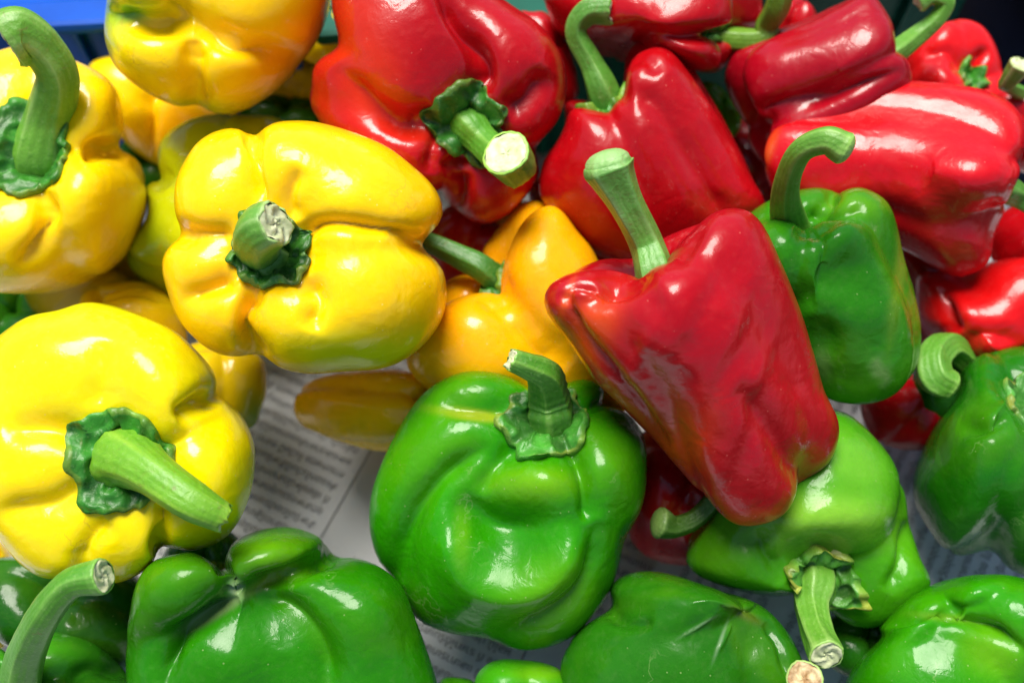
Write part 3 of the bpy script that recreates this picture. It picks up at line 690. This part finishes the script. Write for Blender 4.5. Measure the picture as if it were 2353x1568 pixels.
pepper('red', 'broad glossy red bell pepper lying on its side at right, above the blocky green one', 9.8, (.93, -.16, .25),
  [(1757,390),(1760,330),(1780,292),(1830,240),(1900,200),(2000,184),(2100,185),(2200,193),(2270,207),(2330,242),(2356,300),(2346,390),(2318,465),(2292,530),(2272,600),(2235,628),(2190,637),(2130,610),(2060,570),(1960,540),(1860,520),(1790,470)],
  225, 570, [-78, -5, 72, 165], mode='cam', cav=(2325, 440), cavd=0.07, taper=.86, res=(200,130),
  stem=dict(path=[(2300,432,.1),(2340,452,.3),(2400,485,.4)], r=[32,27,27], col=(.09,.28,.03), pale=(.22,.42,.09)),
  creases=[([(1830,262),(1950,235),(2100,240),(2250,285),(2330,330)],30,.12),([(2350,340),(2290,460),(2250,560)],40,.12),([(1850,420),(2000,400),(2200,430)],60,.12)],
  blobs=[(2150,250,200,40,-5,(.72,.012,.008),.5),(1765,350,12,60,-20,(.7,.3,.02),.35)], seed=27, col=(.60,.004,.010))
pepper('red', 'red bell pepper behind the right edge, its pale stem knob at the frame', 8.5, (-.4, .3, .6),
  [(2290,215),(2340,205),(2430,230),(2460,320),(2400,400),(2320,380),(2290,300)], 90, 160, [30, 120, 210, 300], seed=28,
  stem=dict(path=[(2345,215,.2),(2310,195,.8),(2315,190,1.4),(2345,150,2.0)], r=[15,14,18,26], free=1, col=(.10,.28,.03), pale=(.45,.50,.22)))
pepper('red', 'shaded red bell pepper at the right edge under the broad glossy one', 6.0, (.5, .5, .3),
  [(2270,520),(2330,470),(2400,440),(2470,520),(2450,640),(2350,640),(2280,600)], 90, 160, [-40, 50, 140, 230], mode='cam', seed=29)
pepper('red', 'bright red bell pepper with a deep fold at right edge above dark green ones', 6.0, (.35, -.5, .7),
  [(2105,640),(2150,620),(2220,625),(2275,600),(2350,590),(2440,610),(2500,700),(2470,830),(2350,880),(2220,860),(2150,800),(2110,740)],
  170, 320, [150, 95, 40, 330, 240], cav=(2300,790), cavd=0.17, creases=[([(2165,650),(2172,720),(2190,770)],20,.35),([(2200,800),(2270,765),(2352,790)],30,.3)], seed=30, col=(.68,.005,.006))
pepper('red', 'large red bell pepper in front, leaning diagonally with a straight thick ribbed stem', 10.8, (-.46, .82, .32),
  [(1252,725),(1248,692),(1256,664),(1284,636),(1330,611),(1395,587),(1440,590),(1480,570),(1530,542),(1590,515),(1640,485),(1690,478),(1738,495),(1778,555),(1832,690),(1870,810),(1900,900),(1928,958),(1927,1015),(1900,1068),(1843,1112),(1828,1152),(1790,1190),(1725,1208),(1672,1200),(1620,1150),(1550,1072),(1490,1000),(1420,930),(1368,880),(1312,805),(1268,745)],
  270, 640, [(-58,.97), (10,1.05), (72,.97), (140,.95), (215,1.0)], mode='cam', cav=(1480, 640), cavd=0.08, taper=.80, res=(220,150), rise=.12,
  stem=dict(path=[(1508,640,-.1),(1485,560,.5),(1442,475,1.0),(1412,415,1.3),(1400,388,1.4),(1396,374,1.45)], r=[46,37,38,48,57,50], col=(.12,.34,.05), pale=(.30,.52,.18), rib=.10, twist=.03, cut=None, grad=.3),
  creases=[([(1300,690),(1330,770),(1420,880),(1540,1040)],15,.26),([(1700,880),(1780,1000),(1850,1115)],30,.22),([(1290,700),(1310,660),(1370,645)],12,.22)],
  dents=[(1410,650,62,34,30,.75),(1345,672,60,16,-10,-.16),(1590,560,14,60,-30,.12),(1650,900,18,160,-24,.07),(1700,1060,20,90,-20,.10),(1480,800,16,120,-28,-.06),(1620,720,36,130,-28,.12),(1735,880,16,150,-20,-.07),(1590,960,50,120,-35,.08),(1690,760,22,100,-20,-.05),(1650,1000,30,60,-20,.07),(1500,700,30,50,40,.12)],
  blobs=[(1330,790,60,120,-35,(.66,.07,.002),.85),(1520,1080,60,150,-38,(.60,.06,.003),.85),(1720,1195,90,18,10,(.65,.08,.01),.6),(1300,690,10,60,-20,(.75,.12,.01),.5)], seed=31, wobble=.014, col=(.42,.002,.008))
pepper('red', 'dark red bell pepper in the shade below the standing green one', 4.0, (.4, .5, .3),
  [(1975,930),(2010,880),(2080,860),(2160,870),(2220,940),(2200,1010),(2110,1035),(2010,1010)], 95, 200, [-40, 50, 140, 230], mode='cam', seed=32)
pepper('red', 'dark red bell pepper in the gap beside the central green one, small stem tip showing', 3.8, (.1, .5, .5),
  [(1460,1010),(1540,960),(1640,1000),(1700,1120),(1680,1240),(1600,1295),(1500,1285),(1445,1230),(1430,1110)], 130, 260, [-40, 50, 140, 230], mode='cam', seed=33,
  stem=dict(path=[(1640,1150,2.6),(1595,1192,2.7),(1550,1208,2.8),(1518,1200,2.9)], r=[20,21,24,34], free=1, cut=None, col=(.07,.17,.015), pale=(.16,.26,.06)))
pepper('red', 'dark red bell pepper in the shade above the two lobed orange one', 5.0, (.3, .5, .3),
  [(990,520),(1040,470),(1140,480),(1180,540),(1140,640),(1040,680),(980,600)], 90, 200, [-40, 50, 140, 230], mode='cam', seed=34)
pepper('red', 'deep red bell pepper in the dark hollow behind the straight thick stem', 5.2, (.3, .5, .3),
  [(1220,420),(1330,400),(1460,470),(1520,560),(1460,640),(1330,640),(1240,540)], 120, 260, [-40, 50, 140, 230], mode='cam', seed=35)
# ---------------- green
pepper('green', 'blocky green bell pepper behind the front red one, with tall hooked stem and pale scars', 9.2, (.0, .80, .58),
  [(1700,520),(1732,482),(1770,458),(1830,438),(1880,430),(1926,437),(1975,430),(2030,455),(2058,500),(2080,600),(2104,680),(2117,760),(2106,840),(2062,900),(2005,926),(1940,927),(1870,900),(1790,840),(1730,740),(1700,620)],
  205, 440, [(-38,1.0), (42,1.0), (112,1.0), (178,1.0), (248,1.0)], mode='cam', cav=(1812, 512), cavd=0.09, taper=.88, res=(180,120),
  stem=dict(path=[(1812,500,.2),(1806,430,2.2),(1835,350,3.6),(1895,322,4.2),(1938,340,4.3)], r=[39,29,25,28,33], col=(.12,.32,.03), pale=(.28,.50,.10), cut=None, grad=.5, rib=.06),
  creases=[([(1830,510),(1880,540),(1890,620),(1880,720)],34,.25),([(1925,435),(1890,470),(1850,500)],14,.25),([(1990,480),(1930,490),(1870,510)],16,.15)],
  dents=[(1950,620,60,60,0,.3),(1900,780,36,40,0,.2),(1890,700,60,22,20,-.14),(2000,720,50,30,0,-.08),(1960,870,30,20,0,.08),(2020,800,40,40,0,.08)],
  blobs=[(2015,845,14,26,0,(.34,.40,.20),.35),(2035,870,8,20,-20,(.36,.40,.22),.35),(2070,600,14,160,-8,(.25,.30,.02),.6),(1960,470,90,30,0,LG,.35),(1890,840,20,40,10,(.25,.38,.15),.4)], seed=40, col=(.022,.19,.004))
pepper('green', 'large glossy green bell pepper in the centre, its front caved in under a gnarled stem', 5.6, (.10, .58, .80),
  [(1172,862),(1110,852),(1050,856),(985,890),(930,950),(880,1040),(850,1120),(842,1190),(856,1265),(884,1315),(916,1342),(930,1390),(965,1430),(1050,1458),(1125,1468),(1165,1490),(1225,1494),(1290,1480),(1345,1445),(1385,1395),(1420,1330),(1440,1250),(1478,1160),(1489,1080),(1480,1000),(1445,948),(1392,925),(1385,888),(1345,870),(1300,878),(1240,900)],
  300, 500, [(150,1.0), (205,1.0), (258,.96), (318,1.0), (30,.95), (85,.9)], cav=(1272, 945), cavd=0.09, taper=.88, res=(220,150),
  calyx=dict(r=86, n=7, pt=.16, wr=1.7, col=(.035,.20,.02)), stem=dict(path=[(1264,962,0),(1260,910,1.1),(1250,862,1.9),(1215,842,2.3),(1176,826,2.5)], r=[54,46,38,30,25], col=(.07,.25,.02), pale=(.20,.40,.06), ringy=.045, jag=.08, ribs=6),
  creases=[([(1300,1020),(1328,1080),(1345,1150),(1352,1200)],17,.30),([(1170,945),(1100,938),(1010,935)],20,.20),([(1195,1020),(1140,1070),(1095,1130)],24,.26),([(1130,1020),(1030,1080),(960,1160),(925,1240),(912,1335)],30,.42),([(1370,1190),(1352,1330),(1270,1410),(1135,1468)],26,.34),([(1390,920),(1350,935),(1310,950)],14,.2),([(1045,1170),(1035,1260),(1095,1345),(1210,1360),(1300,1290),(1325,1210)],44,-.30)],
  dents=[(1160,1215,105,62,-6,1.05),(1085,1165,44,60,15,.35),(1250,1110,80,55,-8,-.50),(1385,1080,50,60,0,-.25),(1060,900,90,40,20,-.2),(1160,1290,90,40,0,.3),(1380,1260,30,110,0,-.15)],
  blobs=[(1230,1110,110,40,0,(.16,.40,.005),.7),(1240,1350,130,70,10,(.11,.36,.005),.6),(1070,950,90,12,-8,(.40,.40,.02),.6),(1040,900,80,40,20,(.10,.33,.006),.5),(1400,1060,60,80,0,(.10,.34,.006),.5),(1060,1230,20,80,0,(.12,.36,.006),.6)], seed=41, col=(.022,.25,.001), wobble=.014)
pepper('green', 'bright pale green bell pepper under the front red one, stem pointing down at the camera', 5.0, (.08, -.46, .88),
  [(1920,940),(1985,975),(2048,1048),(2080,1130),(2090,1195),(2112,1270),(2138,1340),(2100,1392),(2030,1438),(1960,1440),(1900,1400),(1850,1360),(1790,1372),(1700,1362),(1620,1335),(1577,1302),(1582,1240),(1610,1165),(1640,1080),(1700,1000),(1800,950)],
  270, 460, [(162,.98), (82,1.1), (345,.92), (250,.7)], cav=(1868, 1345), cavd=0.08, taper=.85, res=(190,130),
  calyx=dict(r=80, n=7, pt=.22, wr=1.8, lift=.1, col=(.05,.20,.02)), stem=dict(path=[(1868,1340,.0),(1864,1390,1.2),(1876,1450,2.0),(1898,1502,2.9)], r=[52,38,34,37], col=(.13,.34,.03), pale=(.30,.48,.12), rib=.09, ribs=6),
  creases=[([(1735,1210),(1760,1270),(1810,1330)],30,.35),([(2088,1190),(2080,1290),(2040,1360)],16,.32)],
  dents=[(1890,1280,80,46,0,.55),(1900,1190,150,36,5,-.22)],
  blobs=[(1880,1200,170,60,0,(.24,.50,.04),.8),(1960,1050,100,60,-30,(.16,.42,.03),.6),(1650,1280,60,50,0,(.12,.36,.01),.5)], seed=42, col=(.05,.28,.004))
pepper('green', 'dark green bell pepper at the right edge, tapering down over the newspaper', 5.4, (.22, .62, .70),
  [(2440,800),(2352,795),(2275,803),(2212,848),(2190,915),(2140,980),(2103,1060),(2092,1130),(2120,1200),(2178,1268),(2240,1275),(2278,1272),(2310,1305),(2370,1325),(2450,1310),(2540,1240),(2590,1100),(2580,950),(2520,850)],
  255, 480, [170, 225, 290, 350, 60, 115], cav=(2352, 925), cavd=0.10, taper=.8,
  calyx=dict(r=77, n=6, col=(.05,.22,.03)), creases=[([(2352,1000),(2300,1150),(2290,1290)],34,.10),([(2320,960),(2280,975),(2200,985)],18,.25)],
  dents=[(2180,1100,60,90,0,.1)], blobs=[(2280,1240,120,50,0,(.20,.36,.12),.35)], seed=43, col=(.012,.15,.003))
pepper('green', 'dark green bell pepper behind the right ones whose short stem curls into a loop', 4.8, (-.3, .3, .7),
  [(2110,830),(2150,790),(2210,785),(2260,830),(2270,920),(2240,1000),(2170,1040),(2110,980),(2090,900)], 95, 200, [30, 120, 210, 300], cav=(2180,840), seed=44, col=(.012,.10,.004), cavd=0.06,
  stem=dict(path=[(2225,835,.4),(2178,796,1.2),(2144,822,1.8),(2148,866,2.1),(2178,884,2.1)], r=[28,33,36,38,33], cut=None, free=1, col=(.11,.32,.03), pale=(.26,.48,.10), rib=.10))
pepper('green', 'big dark green bell pepper at the bottom left showing its four lobed underside', 4.8, (-.15, .05, -.98),
  [(310,1350),(345,1292),(400,1270),(452,1268),(505,1302),(512,1290),(535,1245),(590,1218),(660,1208),(722,1226),(772,1266),(800,1276),(850,1288),(900,1330),(942,1400),(985,1485),(1010,1600),(960,1720),(800,1800),(600,1800),(400,1760),(310,1660),(286,1560),(290,1450)],
  340, 560, [(70,.95), (160,.98), (248,1.0), (335,1.0)], bot=(552, 1372), taper=1.02, rise=.26, dents=[(850,1400,90,90,0,-.5),(545,1510,90,80,0,-.45),(420,1370,80,70,0,-.3),(640,1270,80,40,0,-.15)], res=(200,140),
  creases=[([(548,1360),(520,1325),(505,1290)],12,.30),([(560,1368),(640,1330),(720,1290),(800,1272)],18,.36),([(550,1372),(480,1410),(420,1450),(375,1540)],14,.32),([(560,1374),(640,1395),(700,1445),(735,1510),(760,1640)],40,.50),([(548,1375),(470,1420),(400,1490),(370,1600)],26,.3)],
  blobs=[(620,1270,110,60,0,(.12,.33,.004),.7),(500,1400,90,14,30,(.40,.55,.22),.55),(540,1350,16,24,0,(.50,.62,.35),.6),(620,1330,60,12,28,(.35,.45,.03),.6),(450,1310,90,40,0,(.07,.27,.004),.6)], seed=45, col=(.018,.19,.001))
pepper('green', 'green bell pepper in the bottom left corner with a long stem rising over the yellow', 3.8, (.0, .45, .8),
  [(-60,1480),(0,1485),(30,1500),(100,1455),(160,1452),(230,1480),(290,1540),(320,1620),(240,1720),(80,1740),(-60,1680),(-110,1560)],
  200, 380, [60, 110, 200, 330, 270], cav=(45, 1590), cavd=0.11, 
  stem=dict(path=[(45,1590,0),(62,1500,1.8),(105,1410,3.0),(165,1340,3.6),(235,1322,3.8)], r=[46,40,34,31,37], col=(.08,.28,.02), pale=(.22,.45,.09), grad=.2, rib=.06),
  creases=[([(150,1570),(210,1530),(290,1545)],14,.25)], seed=46, col=(.03,.23,.008))
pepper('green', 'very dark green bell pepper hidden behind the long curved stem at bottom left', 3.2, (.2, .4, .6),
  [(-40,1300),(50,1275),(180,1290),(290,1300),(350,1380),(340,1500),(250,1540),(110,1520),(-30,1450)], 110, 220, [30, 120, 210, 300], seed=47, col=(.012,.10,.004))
pepper('green', 'bright green shoulder of a bell pepper at the bottom edge, centre', 4.0, (.1, .3, .8),
  [(1086,1580),(1108,1532),(1150,1513),(1200,1514),(1250,1521),(1290,1540),(1318,1590),(1330,1680),(1220,1740),(1090,1700)], 130, 240, [60, 120, 200, 300], seed=48, col=(.035,.28,.004), blobs=[(1240,1545,60,20,0,(.16,.42,.005),.6)])
pepper('green', 'tiny green lobe of a bell pepper at the bottom edge left of the bright shoulder', 3.2, (.1, .3, .8),
  [(1000,1590),(1015,1558),(1045,1554),(1085,1562),(1105,1600),(1060,1660),(1000,1640)], 60, 120, [60, 150, 240, 330], seed=49)
pepper('green', 'wrinkled dull green bell pepper at the bottom with a brown blossom scar and pale veins', 4.2, (-.50, -.30, -.80),
  [(1285,1560),(1290,1500),(1335,1435),(1392,1395),(1402,1345),(1440,1313),(1510,1307),(1580,1325),(1660,1355),(1740,1385),(1790,1425),(1830,1480),(1850,1545),(1830,1640),(1720,1720),(1540,1750),(1380,1700),(1300,1640)],
  270, 480, [(10,1.0), (60,.95), (150,1.0), (225,1.0), (300,1.05)], bot=(1712, 1415), taper=.9, rise=.08, res=(200,130),
  creases=[([(1390,1400),(1440,1430),(1500,1430)],16,.22),([(1810,1560),(1790,1480),(1755,1430)],10,.16),([(1640,1410),(1600,1440),(1560,1462)],4,-.05),([(1680,1430),(1665,1465),(1645,1500)],4,-.05),([(1690,1400),(1640,1380),(1580,1385)],4,-.04)],
  blobs=[(1712,1412,45,12,-28,(.12,.10,.02),.7),(1600,1440,45,3.5,30,(.35,.5,.3),.5),(1655,1470,4,45,-20,(.35,.5,.3),.5)], seed=50, wobble=.02, col=(.018,.15,.004))
pepper('green', 'glossy green bell pepper filling the bottom right corner with a folded bottom end', 4.6, (.35, -.35, -.85),
  [(1935,1600),(1962,1520),(2012,1470),(2022,1430),(2080,1370),(2160,1335),(2250,1318),(2340,1322),(2440,1360),(2520,1480),(2520,1640),(2400,1760),(2180,1780),(2000,1720)],
  270, 460, [(80,.98), (255,1.05), (350,.95), (165,.9)], bot=(2205, 1420), taper=.95, rise=.1, res=(190,130),
  creases=[([(2020,1440),(2110,1405),(2180,1408),(2270,1440),(2360,1500)],16,.38)],
  blobs=[(2280,1490,80,60,-30,(.15,.40,.006),.7),(2180,1418,80,10,-6,(.22,.42,.03),.5),(2070,1520,40,40,0,(.05,.3,.004),.5)], seed=51, col=(.024,.24,.001))
pepper('green', 'green bell pepper mostly below the frame, only its browned cut stem end showing', 3.6, (-.1, .3, .9),
  [(1780,1640),(1830,1600),(1900,1610),(1960,1680),(1930,1780),(1820,1790),(1760,1720)], 110, 220, [30, 120, 210, 300], seed=52,
  stem=dict(path=[(1870,1680,0),(1862,1620,1.4),(1850,1572,2.4),(1848,1558,3.2)], r=[30,28,32,38], free=1, cut='brown', col=(.12,.28,.03), pale=(.3,.42,.12)))
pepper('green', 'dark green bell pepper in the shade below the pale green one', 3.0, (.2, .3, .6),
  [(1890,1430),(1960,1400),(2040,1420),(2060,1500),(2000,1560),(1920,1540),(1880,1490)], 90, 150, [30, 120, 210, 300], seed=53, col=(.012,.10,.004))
pepper('green', 'small bright green patch of a bell pepper between two red ones at the top', 7.0, (.2, .4, .5),
  [(1600,200),(1640,190),(1672,215),(1700,262),(1698,300),(1660,330),(1600,300)], 60, 120, [30, 120, 210, 300], seed=54, col=(.07,.36,.004))
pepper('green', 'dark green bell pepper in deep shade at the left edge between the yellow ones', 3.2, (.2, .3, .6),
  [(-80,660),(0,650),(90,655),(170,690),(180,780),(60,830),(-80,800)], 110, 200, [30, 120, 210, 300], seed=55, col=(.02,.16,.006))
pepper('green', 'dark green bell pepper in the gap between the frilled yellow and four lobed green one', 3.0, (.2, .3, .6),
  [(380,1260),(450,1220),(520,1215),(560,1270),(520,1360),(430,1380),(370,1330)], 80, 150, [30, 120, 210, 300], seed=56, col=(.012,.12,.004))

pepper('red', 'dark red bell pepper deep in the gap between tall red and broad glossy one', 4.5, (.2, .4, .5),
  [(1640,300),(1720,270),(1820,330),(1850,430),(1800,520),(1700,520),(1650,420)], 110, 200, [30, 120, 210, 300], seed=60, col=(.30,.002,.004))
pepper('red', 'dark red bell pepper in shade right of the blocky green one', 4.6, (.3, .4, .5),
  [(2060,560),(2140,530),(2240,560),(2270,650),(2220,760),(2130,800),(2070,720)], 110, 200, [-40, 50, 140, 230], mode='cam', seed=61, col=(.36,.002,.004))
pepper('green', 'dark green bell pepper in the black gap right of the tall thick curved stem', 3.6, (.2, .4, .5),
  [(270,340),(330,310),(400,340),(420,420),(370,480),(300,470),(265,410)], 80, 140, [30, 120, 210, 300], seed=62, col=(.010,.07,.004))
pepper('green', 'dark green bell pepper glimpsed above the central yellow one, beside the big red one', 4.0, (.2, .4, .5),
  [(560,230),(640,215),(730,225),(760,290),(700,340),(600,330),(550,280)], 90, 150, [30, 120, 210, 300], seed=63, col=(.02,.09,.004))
